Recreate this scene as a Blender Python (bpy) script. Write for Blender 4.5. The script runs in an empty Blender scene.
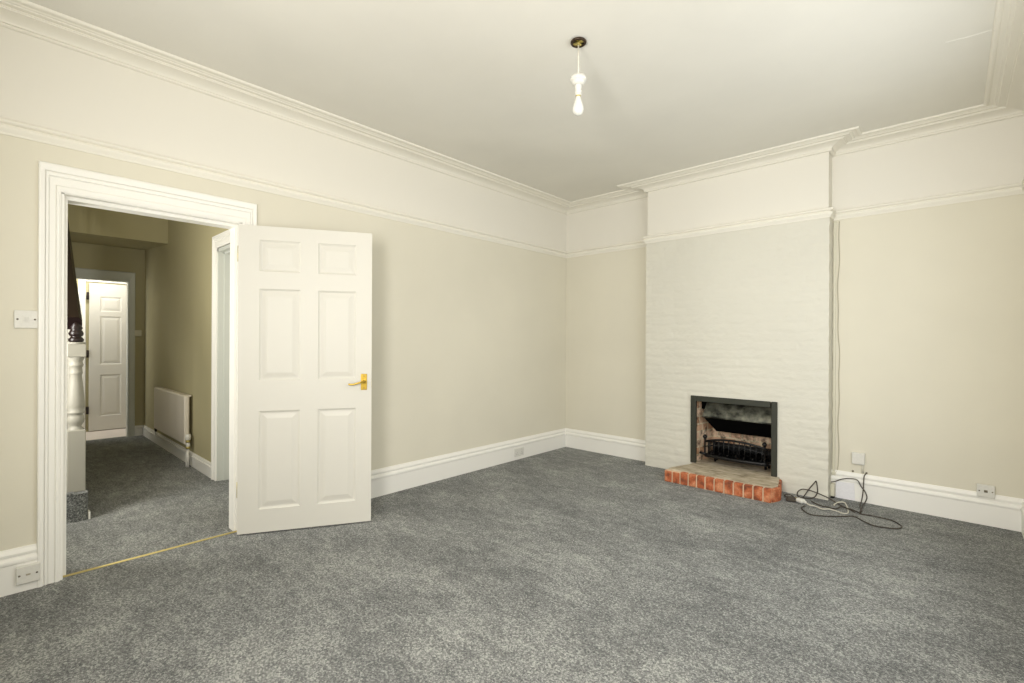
import bpy, math, random
from mathutils import Vector, Matrix, noise
random.seed(7)
PI = math.pi
sc = bpy.context.scene
COL = sc.collection

# ------------------------------------------------------------------ camera
F_PX, YAW, CAM, ROLL = 479.12, 0.7443, (3.355, -4.580, 1.23), 0.0045
cam = bpy.data.objects.new('camera', bpy.data.cameras.new('camera'))
COL.objects.link(cam)
cam.data.sensor_width = 36.0
cam.data.lens = F_PX / 1024 * 36.0
cam.data.clip_start = 0.02
cam.matrix_world = Matrix.Translation(CAM) @ Matrix.Rotation(YAW, 4, 'Z') @ Matrix.Rotation(PI/2, 4, 'X') @ Matrix.Rotation(ROLL, 4, 'Z')
sc.camera = cam
# ------------------------------------------------------------------ world, colour, daylight
sc.view_settings.view_transform = 'Standard'
sc.view_settings.look = 'None'
sc.view_settings.gamma = 1.0
sc.view_settings.use_curve_mapping = False
sc.view_settings.exposure = 0.12
w = bpy.data.worlds.new('sky'); sc.world = w
w.use_nodes = True
w.node_tree.nodes['Background'].inputs[0].default_value = (0.80, 0.90, 1.0, 1)
w.node_tree.nodes['Background'].inputs[1].default_value = 1.0

def area(name, loc, rot, sx, sy, power, col):
    l = bpy.data.lights.new(name, 'AREA'); l.shape = 'RECTANGLE'
    l.size, l.size_y, l.energy, l.color = sx, sy, power, col
    o = bpy.data.objects.new(name, l); COL.objects.link(o)
    o.location = loc; o.rotation_euler = rot
    return o
# daylight from the room's side and bay windows; the other lights are unseen and added
area('flash_stand_in_light', (2.85, -5.00, 1.50), (PI/2+.06, 0, 0.12), 0.60, 0.90, 67, (1.0, 0.97, 0.93))  # stands in for a flash beside the camera, set in an added window
area('daylight_side_window', (1.30, -5.00, 1.55), (PI/2+.08, 0, 0), 0.76, 1.10, 9, (1.0, 0.97, 0.93))
area('daylight_bay_window', (3.77, -2.10, 1.58), (PI/2-.20, 0, PI/2-.25), 1.85, 1.50, 27, (0.95, 0.975, 1.0))
area('hall_fill_light', (-0.68, -5.08, 1.45), (PI/2, 0, .35), 0.55, 1.20, 34, (1.0, 0.97, 0.90))  # added fill that brightens the hall, no window known here
area('lobby_side_fill_light', (-4.80, -4.58, 1.35), (PI/2, 0, .5), 0.42, 1.45, 7, (1.0, 0.98, 0.95))  # added fill for the bright lobby, its source is invented
area('lobby_top_fill_light', (-4.50, -3.75, 2.35), (PI/2-.70, 0, PI/2), 0.6, 0.12, 11, (1.0, 0.98, 0.94))  # added to brighten the lobby door, no lamp fitting there

# ------------------------------------------------------------------ materials
def nodes(name):
    m = bpy.data.materials.new(name); m.use_nodes = True
    nt = m.node_tree; return m, nt, nt.nodes['Principled BSDF']
def lin(c):
    return tuple((v/12.92 if v <= .04045 else ((v+.055)/1.055)**2.4) for v in (x/255 for x in c)) + (1,)
def coords(nt, scale=(1, 1, 1), loc=(0, 0, 0)):
    tc = nt.nodes.new('ShaderNodeTexCoord'); mp = nt.nodes.new('ShaderNodeMapping')
    mp.inputs['Scale'].default_value = scale; mp.inputs['Location'].default_value = loc
    nt.links.new(tc.outputs['Object'], mp.inputs['Vector']); return mp.outputs['Vector']
def noise_tex(nt, vec, scale, detail=3, rough=.5):
    n = nt.nodes.new('ShaderNodeTexNoise'); n.inputs['Scale'].default_value = scale
    n.inputs['Detail'].default_value = detail; n.inputs['Roughness'].default_value = rough
    nt.links.new(vec, n.inputs['Vector']); return n
def ramp(nt, fac, stops):
    r = nt.nodes.new('ShaderNodeValToRGB'); e = r.color_ramp.elements
    while len(e) < len(stops): e.new(.5)
    for el, (p, c) in zip(e, stops): el.position = p; el.color = c
    nt.links.new(fac, r.inputs['Fac']); return r.outputs['Color']
def bump(nt, bsdf, height, strength, dist=.01):
    b = nt.nodes.new('ShaderNodeBump'); b.inputs['Strength'].default_value = strength
    b.inputs['Distance'].default_value = dist
    nt.links.new(height, b.inputs['Height']); nt.links.new(b.outputs['Normal'], bsdf.inputs['Normal']); return b
def paint(name, col, rough=.85, bscale=60, bstr=.08, spec=.3, var=.03):
    m, nt, b = nodes(name); v = coords(nt)
    c = lin(col); n = noise_tex(nt, v, 1.7, 4)
    lo = tuple(x*(1-var) for x in c[:3])+(1,); hi = tuple(min(1, x*(1+var)) for x in c[:3])+(1,)
    nt.links.new(ramp(nt, n.outputs['Fac'], [(.3, lo), (.7, hi)]), b.inputs['Base Color'])
    b.inputs['Roughness'].default_value = rough; b.inputs['Specular IOR Level'].default_value = spec
    n2 = noise_tex(nt, v, bscale, 3); bump(nt, b, n2.outputs['Fac'], bstr, .004)
    return m
def plain(name, col, rough=.5, metal=0, spec=.5, bstr=0, bscale=80):
    m, nt, b = nodes(name)
    v = coords(nt); n = noise_tex(nt, v, bscale, 2); c = lin(col)
    nt.links.new(ramp(nt, n.outputs['Fac'], [(.3, tuple(x*.94 for x in c[:3])+(1,)), (.7, c)]), b.inputs['Base Color'])
    b.inputs['Roughness'].default_value = rough; b.inputs['Metallic'].default_value = metal
    b.inputs['Specular IOR Level'].default_value = spec
    if bstr: bump(nt, b, n.outputs['Fac'], bstr, .003)
    return m

def wall_paint():
    # beige emulsion under the picture rail, cream frieze above it
    m, nt, b = nodes('wall_paint'); v = coords(nt)
    sep = nt.nodes.new('ShaderNodeSeparateXYZ'); nt.links.new(v, sep.inputs[0])
    gt = nt.nodes.new('ShaderNodeMath'); gt.operation = 'GREATER_THAN'; gt.inputs[1].default_value = 2.245
    nt.links.new(sep.outputs['Z'], gt.inputs[0])
    n = noise_tex(nt, v, 1.3, 4)
    a = lin(WALLC); f = lin(FRIEZEC)
    lo = ramp(nt, n.outputs['Fac'], [(.3, tuple(x*.97 for x in a[:3])+(1,)), (.7, tuple(x*1.03 for x in a[:3])+(1,))])
    mx = nt.nodes.new('ShaderNodeMix'); mx.data_type = 'RGBA'
    nt.links.new(gt.outputs[0], mx.inputs['Factor']); nt.links.new(lo, mx.inputs['A']); mx.inputs['B'].default_value = f
    nt.links.new(mx.outputs['Result'], b.inputs['Base Color'])
    b.inputs['Roughness'].default_value = .8; b.inputs['Specular IOR Level'].default_value = .25
    n2 = noise_tex(nt, v, 45, 3); bump(nt, b, n2.outputs['Fac'], .08, .004)
    return m
WALLC = (222, 217, 200); FRIEZEC = (230, 226, 215)

def carpet_mat():
    m, nt, b = nodes('grey_carpet'); v = coords(nt)
    fine = noise_tex(nt, v, 240, 3, .8)
    tuft = noise_tex(nt, v, 110, 4, .75)
    vo = nt.nodes.new('ShaderNodeTexVoronoi'); vo.inputs['Scale'].default_value = 135; nt.links.new(v, vo.inputs['Vector'])
    sv = nt.nodes.new('ShaderNodeSeparateColor'); nt.links.new(vo.outputs['Color'], sv.inputs[0])
    big = noise_tex(nt, coords(nt, (1, 1.5, 1)), 1.8, 5, .62)
    mid = noise_tex(nt, coords(nt, (1, 2.2, 1)), 8, 4, .6)
    def math_(op, a, b_, c_=None):
        n = nt.nodes.new('ShaderNodeMath'); n.operation = op
        for i, q in enumerate((a, b_, c_)):
            if q is None: continue
            if isinstance(q, (int, float)): n.inputs[i].default_value = q
            else: nt.links.new(q, n.inputs[i])
        return n.outputs[0]
    s = math_('MULTIPLY', fine.outputs['Fac'], .60)
    s = math_('MULTIPLY_ADD', tuft.outputs['Fac'], .60, s)
    s = math_('MULTIPLY_ADD', sv.outputs[0], .16, s)
    s = math_('MULTIPLY_ADD', mid.outputs['Fac'], .19, s)
    s = math_('MULTIPLY_ADD', big.outputs['Fac'], .26, s)
    s = math_('MULTIPLY', s, .79)
    c = ramp(nt, s, [(.60, lin(CARP[0])), (.725, lin(CARP[1])), (.84, lin(CARP[2]))])
    nt.links.new(c, b.inputs['Base Color'])
    b.inputs['Roughness'].default_value = 1; b.inputs['Specular IOR Level'].default_value = .05
    b.inputs['Sheen Weight'].default_value = .25; b.inputs['Sheen Roughness'].default_value = .6
    h = math_('ADD', fine.outputs['Fac'], tuft.outputs['Fac'])
    bump(nt, b, h, .7, .012)
    return m
CARP = ((50, 53, 52), (116, 118, 115), (194, 195, 188))

def brick_paint():
    m, nt, b = nodes('painted_brick'); v = coords(nt)
    c = lin((218, 215, 202)); n = noise_tex(nt, v, 2.2, 4)
    nt.links.new(ramp(nt, n.outputs['Fac'], [(.3, tuple(x*.97 for x in c[:3])+(1,)), (.7, c)]), b.inputs['Base Color'])
    b.inputs['Roughness'].default_value = .62; b.inputs['Specular IOR Level'].default_value = .35
    n2 = noise_tex(nt, coords(nt, (1, 1, 1.8)), 38, 4, .6); bump(nt, b, n2.outputs['Fac'], .30, .008)
    return m

def firebrick():
    m, nt, b = nodes('sooty_brick')
    tc = nt.nodes.new('ShaderNodeTexCoord'); sp = nt.nodes.new('ShaderNodeSeparateXYZ'); nt.links.new(tc.outputs['Object'], sp.inputs[0])
    ad = nt.nodes.new('ShaderNodeMath'); ad.operation = 'ADD'; nt.links.new(sp.outputs['X'], ad.inputs[0]); nt.links.new(sp.outputs['Y'], ad.inputs[1])
    cb = nt.nodes.new('ShaderNodeCombineXYZ'); nt.links.new(ad.outputs[0], cb.inputs['X']); nt.links.new(sp.outputs['Z'], cb.inputs['Y'])
    br = nt.nodes.new('ShaderNodeTexBrick'); nt.links.new(cb.outputs[0], br.inputs['Vector'])
    br.inputs['Scale'].default_value = 1; br.inputs['Brick Width'].default_value = .11; br.inputs['Row Height'].default_value = .072
    br.inputs['Mortar Size'].default_value = .007
    br.inputs['Color1'].default_value = lin((232, 208, 184)); br.inputs['Color2'].default_value = lin((196, 152, 120))
    br.inputs['Mortar'].default_value = lin((222, 208, 182))
    n = noise_tex(nt, coords(nt), 16, 5, .65)
    k = ramp(nt, n.outputs['Fac'], [(.36, (.10, .08, .06, 1)), (.50, (1, .96, .9, 1))])
    mx = nt.nodes.new('ShaderNodeMix'); mx.data_type = 'RGBA'; mx.blend_type = 'MULTIPLY'; mx.inputs['Factor'].default_value = .85
    nt.links.new(br.outputs['Color'], mx.inputs['A']); nt.links.new(k, mx.inputs['B'])
    nt.links.new(mx.outputs['Result'], b.inputs['Base Color']); b.inputs['Roughness'].default_value = .9
    bump(nt, b, br.outputs['Fac'], -.4, .006)
    return m

def brick_red():
    m, nt, b = nodes('red_brick'); n = noise_tex(nt, coords(nt), 14, 2); n2 = noise_tex(nt, coords(nt), 90, 4, .7)
    c = ramp(nt, n.outputs['Fac'], [(.34, lin((132, 74, 50))), (.5, lin((190, 104, 64))), (.66, lin((212, 146, 106)))])
    d = ramp(nt, n2.outputs['Fac'], [(.35, (.62, .58, .55, 1)), (.6, (1, 1, 1, 1))])
    mx = nt.nodes.new('ShaderNodeMix'); mx.data_type = 'RGBA'; mx.blend_type = 'MULTIPLY'; mx.inputs['Factor'].default_value = .8
    nt.links.new(c, mx.inputs['A']); nt.links.new(d, mx.inputs['B']); nt.links.new(mx.outputs['Result'], b.inputs['Base Color'])
    b.inputs['Roughness'].default_value = .85; bump(nt, b, n2.outputs['Fac'], .5, .006)
    return m

def concrete():
    m, nt, b = nodes('stained_concrete'); n = noise_tex(nt, coords(nt, (1, 2.4, 1)), 9, 6, .62); n2 = noise_tex(nt, coords(nt), 120, 2)
    c = ramp(nt, n.outputs['Fac'], [(.28, lin((112, 100, 82))), (.46, lin((176, 162, 138))), (.7, lin((214, 202, 180)))])
    nt.links.new(c, b.inputs['Base Color']); b.inputs['Roughness'].default_value = .9; bump(nt, b, n2.outputs['Fac'], .3, .004)
    return m

def hood_metal():
    m, nt, b = nodes('smoked_steel'); n = noise_tex(nt, coords(nt), 11, 5, .6)
    c = ramp(nt, n.outputs['Fac'], [(.35, lin((34, 34, 30))), (.52, lin((96, 97, 86))), (.70, lin((136, 134, 120)))])
    nt.links.new(c, b.inputs['Base Color']); b.inputs['Roughness'].default_value = .42; b.inputs['Metallic'].default_value = .55
    return m

M = dict(
    wall=wall_paint(), carpet=carpet_mat(), breast=brick_paint(), firebrick=firebrick(), redbrick=brick_red(), concrete=concrete(), hood=hood_metal(),
    ceiling=paint('ceiling_paint', (226, 223, 213), .9, 40, .06, .2),
    gloss=paint('white_gloss', (242, 240, 233), .36, 30, .05, .5, .01),
    cornice=paint('cornice_paint', (236, 232, 220), .7, 40, .05, .3, .01),
    doorpaint=paint('door_paint', (210, 207, 197), .5, 22, .04, .5, .01),
    lining=paint('hall_trim_gloss', (206, 208, 200), .4, 30, .05, .5, .01),
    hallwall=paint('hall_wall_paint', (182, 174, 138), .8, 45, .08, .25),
    plastic=plain('white_plastic', (224, 222, 214), .35),
    cream_plastic=plain('cream_plastic', (214, 210, 190), .4),
    bluewhite=plain('cool_white_board', (236, 235, 238), .45),
    screw=plain('screw_metal', (120, 112, 96), .4, .8),
    brass=plain('brass', (190, 160, 70), .28, 1.0),
    brassdull=plain('dull_brass', (196, 180, 110), .4, .8),
    strip=plain('satin_brass_strip', (226, 208, 140), .5, .55),
    black=plain('black_iron', (14, 14, 16), .38, .3, .5, .2),
    frame=plain('frame_paint', (50, 52, 42), .5, .1),
    soot=plain('soot', (7, 7, 7), 1.0, 0, .05),
    rubber=plain('dark_cable_sheath', (62, 54, 45), .55),
    whitecable=plain('white_cable_sheath', (214, 210, 196), .5),
    greycable=plain('grey_cable_sheath', (176, 168, 146), .55),
    darkwood=plain('dark_stained_wood', (26, 12, 12), .3, 0, .5),
    newel=paint('newel_paint', (158, 155, 144), .5, 40, .05, .4, .02),
    mortar=plain('cream_mortar', (216, 190, 160), .9, 0, .2, .3),
    radiator=paint('radiator_enamel', (214, 206, 192), .4, 20, .02, .5, .01),
    lobbyfloor=plain('pale_lobby_floor', (226, 216, 208), .5, 0, .4, 0, 6),
    rose=plain('dark_bronze', (62, 48, 34), .4, .6),
    bulb=plain('opal_glass', (226, 225, 218), .25),
    darkhinge=plain('dark_hinge', (44, 34, 30), .45, .5),
    extwall=plain('outer_wall', (150, 140, 125), .9),
)

# ------------------------------------------------------------------ mesh helpers
class MB:
    def __init__(s): s.v = []; s.f = []; s.mi = []; s.sm = []
    def add(s, vs, fs, mi=0, smooth=False):
        n = len(s.v); s.v += [Vector(p) for p in vs]
        for f in fs: s.f.append([i+n for i in f]); s.mi.append(mi); s.sm.append(smooth)
        return s
    def box(s, x0, x1, y0, y1, z0, z1, mi=0, bev=0):
        x0, x1 = sorted((x0, x1)); y0, y1 = sorted((y0, y1)); z0, z1 = sorted((z0, z1))
        if bev <= 0:
            v = [(x, y, z) for z in (z0, z1) for y in (y0, y1) for x in (x0, x1)]
            return s.add(v, [(0, 2, 3, 1), (4, 5, 7, 6), (0, 1, 5, 4), (2, 6, 7, 3), (0, 4, 6, 2), (1, 3, 7, 5)], mi)
        b = min(bev, (x1-x0)*.49, (y1-y0)*.49, (z1-z0)*.49)
        P = {}
        vs = []
        for sx in (0, 1):
            for sy in (0, 1):
                for sz in (0, 1):
                    X, Y, Z = (x0, x1)[sx], (y0, y1)[sy], (z0, z1)[sz]
                    dx, dy, dz = (b, -b)[sx], (b, -b)[sy], (b, -b)[sz]
                    for k, p in enumerate(((X, Y+dy, Z+dz), (X+dx, Y, Z+dz), (X+dx, Y+dy, Z))):
                        P[sx, sy, sz, k] = len(vs); vs.append(p)
        fs = []
        for a in (0, 1):
            fs.append([P[a, 0, 0, 0], P[a, 1, 0, 0], P[a, 1, 1, 0], P[a, 0, 1, 0]][::(1 if a else -1)])
            fs.append([P[0, a, 0, 1], P[0, a, 1, 1], P[1, a, 1, 1], P[1, a, 0, 1]][::(1 if a else -1)])
            fs.append([P[0, 0, a, 2], P[1, 0, a, 2], P[1, 1, a, 2], P[0, 1, a, 2]][::(1 if a else -1)])
        for a in (0, 1):
            for c in (0, 1):
                fs.append([P[a, c, 0, 0], P[a, c, 1, 0], P[a, c, 1, 1], P[a, c, 0, 1]][::(1 if a == c else -1)])
                fs.append([P[a, 0, c, 0], P[a, 1, c, 0], P[a, 1, c, 2], P[a, 0, c, 2]][::(-1 if a == c else 1)])
                fs.append([P[0, a, c, 1], P[1, a, c, 1], P[1, a, c, 2], P[0, a, c, 2]][::(1 if a == c else -1)])
        for a in (0, 1):
            for c in (0, 1):
                for d in (0, 1):
                    fs.append([P[a, c, d, 0], P[a, c, d, 1], P[a, c, d, 2]][::(1 if (a+c+d) % 2 else -1)])
        return s.add(vs, fs, mi)
    def lathe(s, cx, cy, prof, n=24, mi=0, smooth=True, mat=None):
        vs = []
        for r, z in prof:
            for k in range(n):
                a = 2*PI*k/n; p = Vector((cx+r*math.cos(a), cy+r*math.sin(a), z))
                vs.append(mat @ p if mat else p)
        fs = [(i*n+k, i*n+(k+1) % n, (i+1)*n+(k+1) % n, (i+1)*n+k) for i in range(len(prof)-1) for k in range(n)]
        fs += [tuple(range(n))[::-1], tuple((len(prof)-1)*n+k for k in range(n))]
        return s.add(vs, fs, mi, smooth)
    def tube(s, pts, r, n=8, mi=0, closed=False, flat=1.0):
        pts = [Vector(p) for p in pts]; N = len(pts); rings = []
        up = Vector((0, 0, 1)); prev = None; vs = []
        for i, p in enumerate(pts):
            a = pts[(i-1) % N] if (i or closed) else p; b = pts[(i+1) % N] if (i < N-1 or closed) else p
            t = (b-a).normalized()
            if prev is None:
                u = t.cross(up) if abs(t.z) < .95 else t.cross(Vector((1, 0, 0)))
            else: u = prev - t*prev.dot(t)
            u.normalize(); prev = u; v = t.cross(u)
            for k in range(n):
                an = 2*PI*k/n; vs.append(p + u*math.cos(an)*r + v*math.sin(an)*r*flat)
        fs = []
        for i in range(N if closed else N-1):
            j = (i+1) % N
            fs += [(i*n+k, i*n+(k+1) % n, j*n+(k+1) % n, j*n+k) for k in range(n)]
        if not closed: fs += [tuple(range(n))[::-1], tuple((N-1)*n+k for k in range(n))]
        return s.add(vs, fs, mi, True)
    def prism(s, poly, z0, z1, mi=0):
        n = len(poly); v = [(x, y, z0) for x, y in poly]+[(x, y, z1) for x, y in poly]
        return s.add(v, [tuple(range(n))[::-1], tuple(range(n, 2*n))]+[(i, (i+1) % n, (i+1) % n+n, i+n) for i in range(n)], mi)
    def sweep(s, path, prof, closed=False, mi=0):
        """profile (d, z): d is measured off the path to its right-hand side, mitred at every corner"""
        P = [Vector((p[0], p[1])) for p in path]; N = len(P); m = len(prof); vs = []
        for i, p in enumerate(P):
            t0 = (P[i]-P[i-1]).normalized() if (i or closed) else None
            t1 = (P[(i+1) % N]-P[i]).normalized() if (i < N-1 or closed) else None
            t0 = t0 or t1; t1 = t1 or t0
            n0 = Vector((t0.y, -t0.x)); n1 = Vector((t1.y, -t1.x)); o = (n0+n1)/(1+n0.dot(n1))
            for d, z in prof: q = p+o*d; vs.append((q.x, q.y, z))
        fs = [(i*m+k, ((i+1) % N)*m+k, ((i+1) % N)*m+(k+1) % m, i*m+(k+1) % m) for i in range(N if closed else N-1) for k in range(m)]
        if not closed: fs += [tuple(range(m)), tuple((N-1)*m+k for k in range(m))[::-1]]
        return s.add(vs, fs, mi)
    def xf(s, mat): s.v = [mat @ p for p in s.v]; return s

def link(o): COL.objects.link(o); return o
def obj(name, mb, mats, parent=None, origin=None, local=False, recalc=True):
    """one mesh object. World-space vertices unless local; the object's origin goes to `origin` (or the parent's)."""
    mats = mats if isinstance(mats, (list, tuple)) else [mats]
    base = Vector((0, 0, 0))
    vs = mb.v
    if not local:
        if parent is not None:
            inv = world_of(parent).inverted(); vs = [inv @ p for p in vs]
        elif origin is not None:
            base = Vector(origin); vs = [p-base for p in vs]
    me = bpy.data.meshes.new(name); me.from_pydata([tuple(p) for p in vs], [], mb.f)
    for k in mats: me.materials.append(k)
    for p, i, sm in zip(me.polygons, mb.mi, mb.sm): p.material_index = i; p.use_smooth = sm
    if recalc:
        import bmesh
        bm = bmesh.new(); bm.from_mesh(me); bmesh.ops.recalc_face_normals(bm, faces=bm.faces); bm.to_mesh(me); bm.free()
    me.update()
    o = link(bpy.data.objects.new(name, me)); o.location = base
    if parent is not None: o.parent = parent
    return o
def world_of(o):
    m = Matrix.LocRotScale(o.location, o.rotation_euler, o.scale)
    return world_of(o.parent) @ m if o.parent else m
def tag(o, label, cat, group=None):
    o['label'] = label; o['category'] = cat
    if group: o['group'] = group
    return o
def thing(name, label, cat, loc=(0, 0, 0), rz=0, group=None):
    o = link(bpy.data.objects.new(name, None)); o.location = loc; o.rotation_euler = (0, 0, rz); o.empty_display_size = .05
    return tag(o, label, cat, group)
def struct(name, mb, mats, parent=None, **k):
    o = obj(name, mb, mats, parent, **k)
    if parent is None: o['kind'] = 'structure'
    return o
def curve(pts, n=8, closed=False):
    P = [Vector(p) for p in pts]; N = len(P); out = []
    for i in range(N if closed else N-1):
        a, b, c, d = (P[(i-1) % N] if (i or closed) else P[0]), P[i], P[(i+1) % N], (P[(i+2) % N] if (i < N-2 or closed) else P[-1])
        for k in range(n):
            t = k/n
            out.append(.5*((2*b)+(c-a)*t+(2*a-5*b+4*c-d)*t*t+(3*b-a-3*c+d)*t**3))
    if not closed: out.append(P[-1])
    return out

# ------------------------------------------------------------------ dimensions
RX, RY0, CEIL = 3.706, -4.98, 2.79
BX0, BX1, BY = 1.094, 2.640, -0.150           # chimney breast
OY0, OY1, OZ = -4.330, -3.508, 1.976          # doorway between architraves
WT = 0.13                                     # wall thickness to the hall
HY, HX, LX = -3.24, -4.35, -5.10              # hall right wall, hall end wall, lobby back wall

# ------------------------------------------------------------------ room shell
m = MB().box(-WT/2-.0, RX+.25, RY0-.25, .45, -.12, 0)
m.box(HX-.06, -WT/2, -5.15, HY+.18, -.12, 0)
struct('floor', m, M['carpet'])
struct('floor_lobby', MB().box(LX-.1, HX-.06, -4.8, -2.6, -.12, 0.0), M['lobbyfloor'])
struct('ceiling', MB().box(-WT, RX+.25, RY0-.2, .45, CEIL, CEIL+.12), M['ceiling'])

m = MB()
m.box(-WT, 0, RY0-.2, OY0-.03, 0, CEIL).box(-WT, 0, OY1+.03, .0, 0, CEIL).box(-WT, 0, OY0-.03, OY1+.03, OZ+.03, CEIL)
struct('wall_left', m, M['wall'])
m = MB().box(-WT, BX0+.02, 0, .12, 0, CEIL).box(BX1-.02, RX+.2, 0, .12, 0, CEIL).box(BX0+.02, BX1-.02, .40, .45, 0, CEIL)
struct('wall_back', m, M['wall'])
m = MB().box(RX, RX+.2, -1.10, 0, 0, CEIL).box(RX, RX+.2, RY0-.2, -3.10, 0, CEIL).box(RX, RX+.2, -3.1, -1.1, 0, .80).box(RX, RX+.2, -3.1, -1.1, 2.38, CEIL)
struct('wall_right', m, M['wall'])
m = MB()
for x0, x1, z0, z1 in ((-WT, .90, 0, CEIL), (1.70, 2.52, 0, CEIL), (3.18, RX+.2, 0, CEIL), (.90, 1.70, 0, 1.02), (.90, 1.70, 2.18, CEIL), (2.52, 3.18, 0, 1.02), (2.52, 3.18, 2.08, CEIL)):
    m.box(x0, x1, RY0-.16, RY0, z0, z1)
struct('wall_near', m, M['wall'])

def window(name, a0, a1, z0, z1, place, mull):
    """sash frame in local x (width), z; placed by matrix"""
    f = MB(); t = .045
    f.box(a0, a0+t, -.03, .03, z0, z1).box(a1-t, a1, -.03, .03, z0, z1).box(a0, a1, -.03, .03, z0, z0+t).box(a0, a1, -.03, .03, z1-t, z1)
    for k in mull: f.box(k-.02, k+.02, -.025, .025, z0+t, z1-t)
    zc = (z0+z1)/2; f.box(a0+t, a1-t, -.025, .025, zc-.02, zc+.02)
    o = struct(name, f.xf(place), M['gloss'])
    sil = MB().box(a0-.05, a1+.05, .0, .13, z0-.035, z0-.003, bev=.006).xf(place)
    s_ = obj('window_sill', sil, M['gloss'], o)
    return o
window('window_1', 2.52, 3.18, 1.02, 2.08, Matrix.Translation((0, RY0-.09, 0)), [])  # unseen window, added to carry the main light beside the camera
window('window_2', .90, 1.70, 1.02, 2.18, Matrix.Translation((0, RY0-.09, 0)), [])
window('window_3', 1.1, 3.1, .80, 2.38, Matrix(((0, -1, 0, RX+.13), (-1, 0, 0, 0), (0, 0, 1, 0), (0, 0, 0, 1))), [1.75, 2.45])

# chimney breast: painted rough brick face modelled as relief, smooth plaster frieze above the rail
FX0, FX1, FZ0, FZ1 = 1.560, 2.278, 0.100, 0.732
def relief(u, z):
    row = .078; k = math.floor((z+.01)/row); bw = .232
    uu = u + (bw/2 if k % 2 else 0) + .012*noise.noise(Vector((k*3.1, u*2, 0)))
    fz = (z+.01)/row-k + .22*noise.noise(Vector((u*6, k*1.7, 4))); fu = uu/bw-math.floor(uu/bw)
    e = min(fz, 1-fz)*row; e2 = min(fu, 1-fu)*bw
    g = max(0, 1-max(0, e-.002)/.010); g2 = max(0, 1-max(0, e2-.002)/.009)
    fade = .35+.65*max(0, min(1, .55-noise.noise(Vector((u*1.6, z*1.6, 9)))*1.1 + (.9-z)*.22))
    joint = max(g, g2*.7)*fade
    return -.0040*joint + .0026*noise.noise(Vector((u*11, z*13, 2))) + .0024*noise.noise(Vector((u*28, z*45, 5)))+.004*noise.noise(Vector((u*2.3, z*2.3, 7)))
m = MB(); idx = {}
step = .012
xs = [BX0+i*(FX0-BX0)/38 for i in range(38)]+[FX0+i*(FX1-FX0)/60 for i in range(60)]+[FX1+i*(BX1-FX1)/30 for i in range(31)]
zs = [i*FZ0/8 for i in range(8)]+[FZ0+i*(FZ1-FZ0)/52 for i in range(52)]+[FZ1+i*(2.215-FZ1)/118 for i in range(119)]
vs = []
for j, z in enumerate(zs):
    for i, x in enumerate(xs):
        d = relief(x, z)
        if FX0-.02 < x < FX1+.02 and z < FZ1+.02: d *= .15
        if z < .13 and 1.44 < x < 2.4: d = min(d, 0)
        xx = x + (0.004*noise.noise(Vector((0, 1, z*14)))+.002*noise.noise(Vector((3, 1, z*40))) if i == len(xs)-1 else 0)
        vs.append((xx, BY-d, z))
W = len(xs); fs = []
for j in range(len(zs)-1):
    for i in range(W-1):
        xc, zc = (xs[i]+xs[i+1])/2, (zs[j]+zs[j+1])/2
        if FX0 < xc < FX1 and zc < FZ1: continue
        fs.append((j*W+i, j*W+i+1, (j+1)*W+i+1, (j+1)*W+i))
m.add(vs, fs, 0, True)
# right and left returns
rv = []
cols = 12
for j, z in enumerate(zs):
    for c in range(cols+1):
        y = BY+(0-BY)*c/cols
        d = 0 if c in (0,) else relief(y+5, z)
        x_e = vs[j*W+W-1]
        rv.append((x_e[0]+(d if c < cols else 0), x_e[1] if c == 0 else y, z))
m.add(rv, [(j*(cols+1)+c, j*(cols+1)+c+1, (j+1)*(cols+1)+c+1, (j+1)*(cols+1)+c) for j in range(len(zs)-1) for c in range(cols)], 0, True)
m.add([(BX0, vs[j*W][1] if k == 0 else .01, z) for j, z in enumerate(zs) for k in (0, 1)], [(2*j, 2*j+1, 2*j+3, 2*j+2) for j in range(len(zs)-1)], 0, False)
# opening reveals
m.add([(FX0, BY, 0), (FX0, -.02, 0), (FX0, -.02, FZ1), (FX0, BY, FZ1), (FX1, BY, 0), (FX1, -.02, 0), (FX1, -.02, FZ1), (FX1, BY, FZ1)], [(0, 1, 2, 3), (4, 7, 6, 5), (3, 2, 6, 7)], 0)
# frieze block
m.box(BX0+.012, BX1-.006, BY+.004, .02, 2.212, CEIL, 1)
struct('wall_chimney_breast', m, [M['breast'], M['wall']], recalc=False)

# ------------------------------------------------------------------ mouldings
path = [(0, RY0), (0, 0), (BX0, 0), (BX0, BY), (BX1, BY), (BX1, 0), (RX, 0), (RX, RY0)]
corn = [(-.004, 2.727), (.010, 2.727), (.018, 2.731), (.019, 2.737), (.012, 2.7395), (.012, 2.7415), (.019, 2.7425)]
for k in range(1, 9):
    a = k/8*PI/2; corn.append((.019+.083*(1-math.cos(a)), 2.7425+.0275*math.sin(a)))
corn += [(.104, 2.7745), (.112, 2.7745), (.112, 2.778), (.142, 2.7775), (.146, 2.7815), (.160, 2.7815), (.164, 2.7845), (.186, 2.784), (.190, 2.780), (.200, 2.778), (.208, 2.7815), (.212, 2.787), (.212, 2.797), (-.004, 2.797)]
struct('trim_1', MB().sweep(path+[(0, RY0)], corn, False), M['cornice'])
rail = [(-.003, 2.213), (.007, 2.213), (.010, 2.222), (.017, 2.230), (.023, 2.238), (.025, 2.247), (.022, 2.253), (.010, 2.256), (.009, 2.262), (.020, 2.266), (.026, 2.273), (.025, 2.281), (.016, 2.286), (-.003, 2.288)]
struct('trim_2', MB().sweep(path, rail), M['cornice'])
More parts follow.
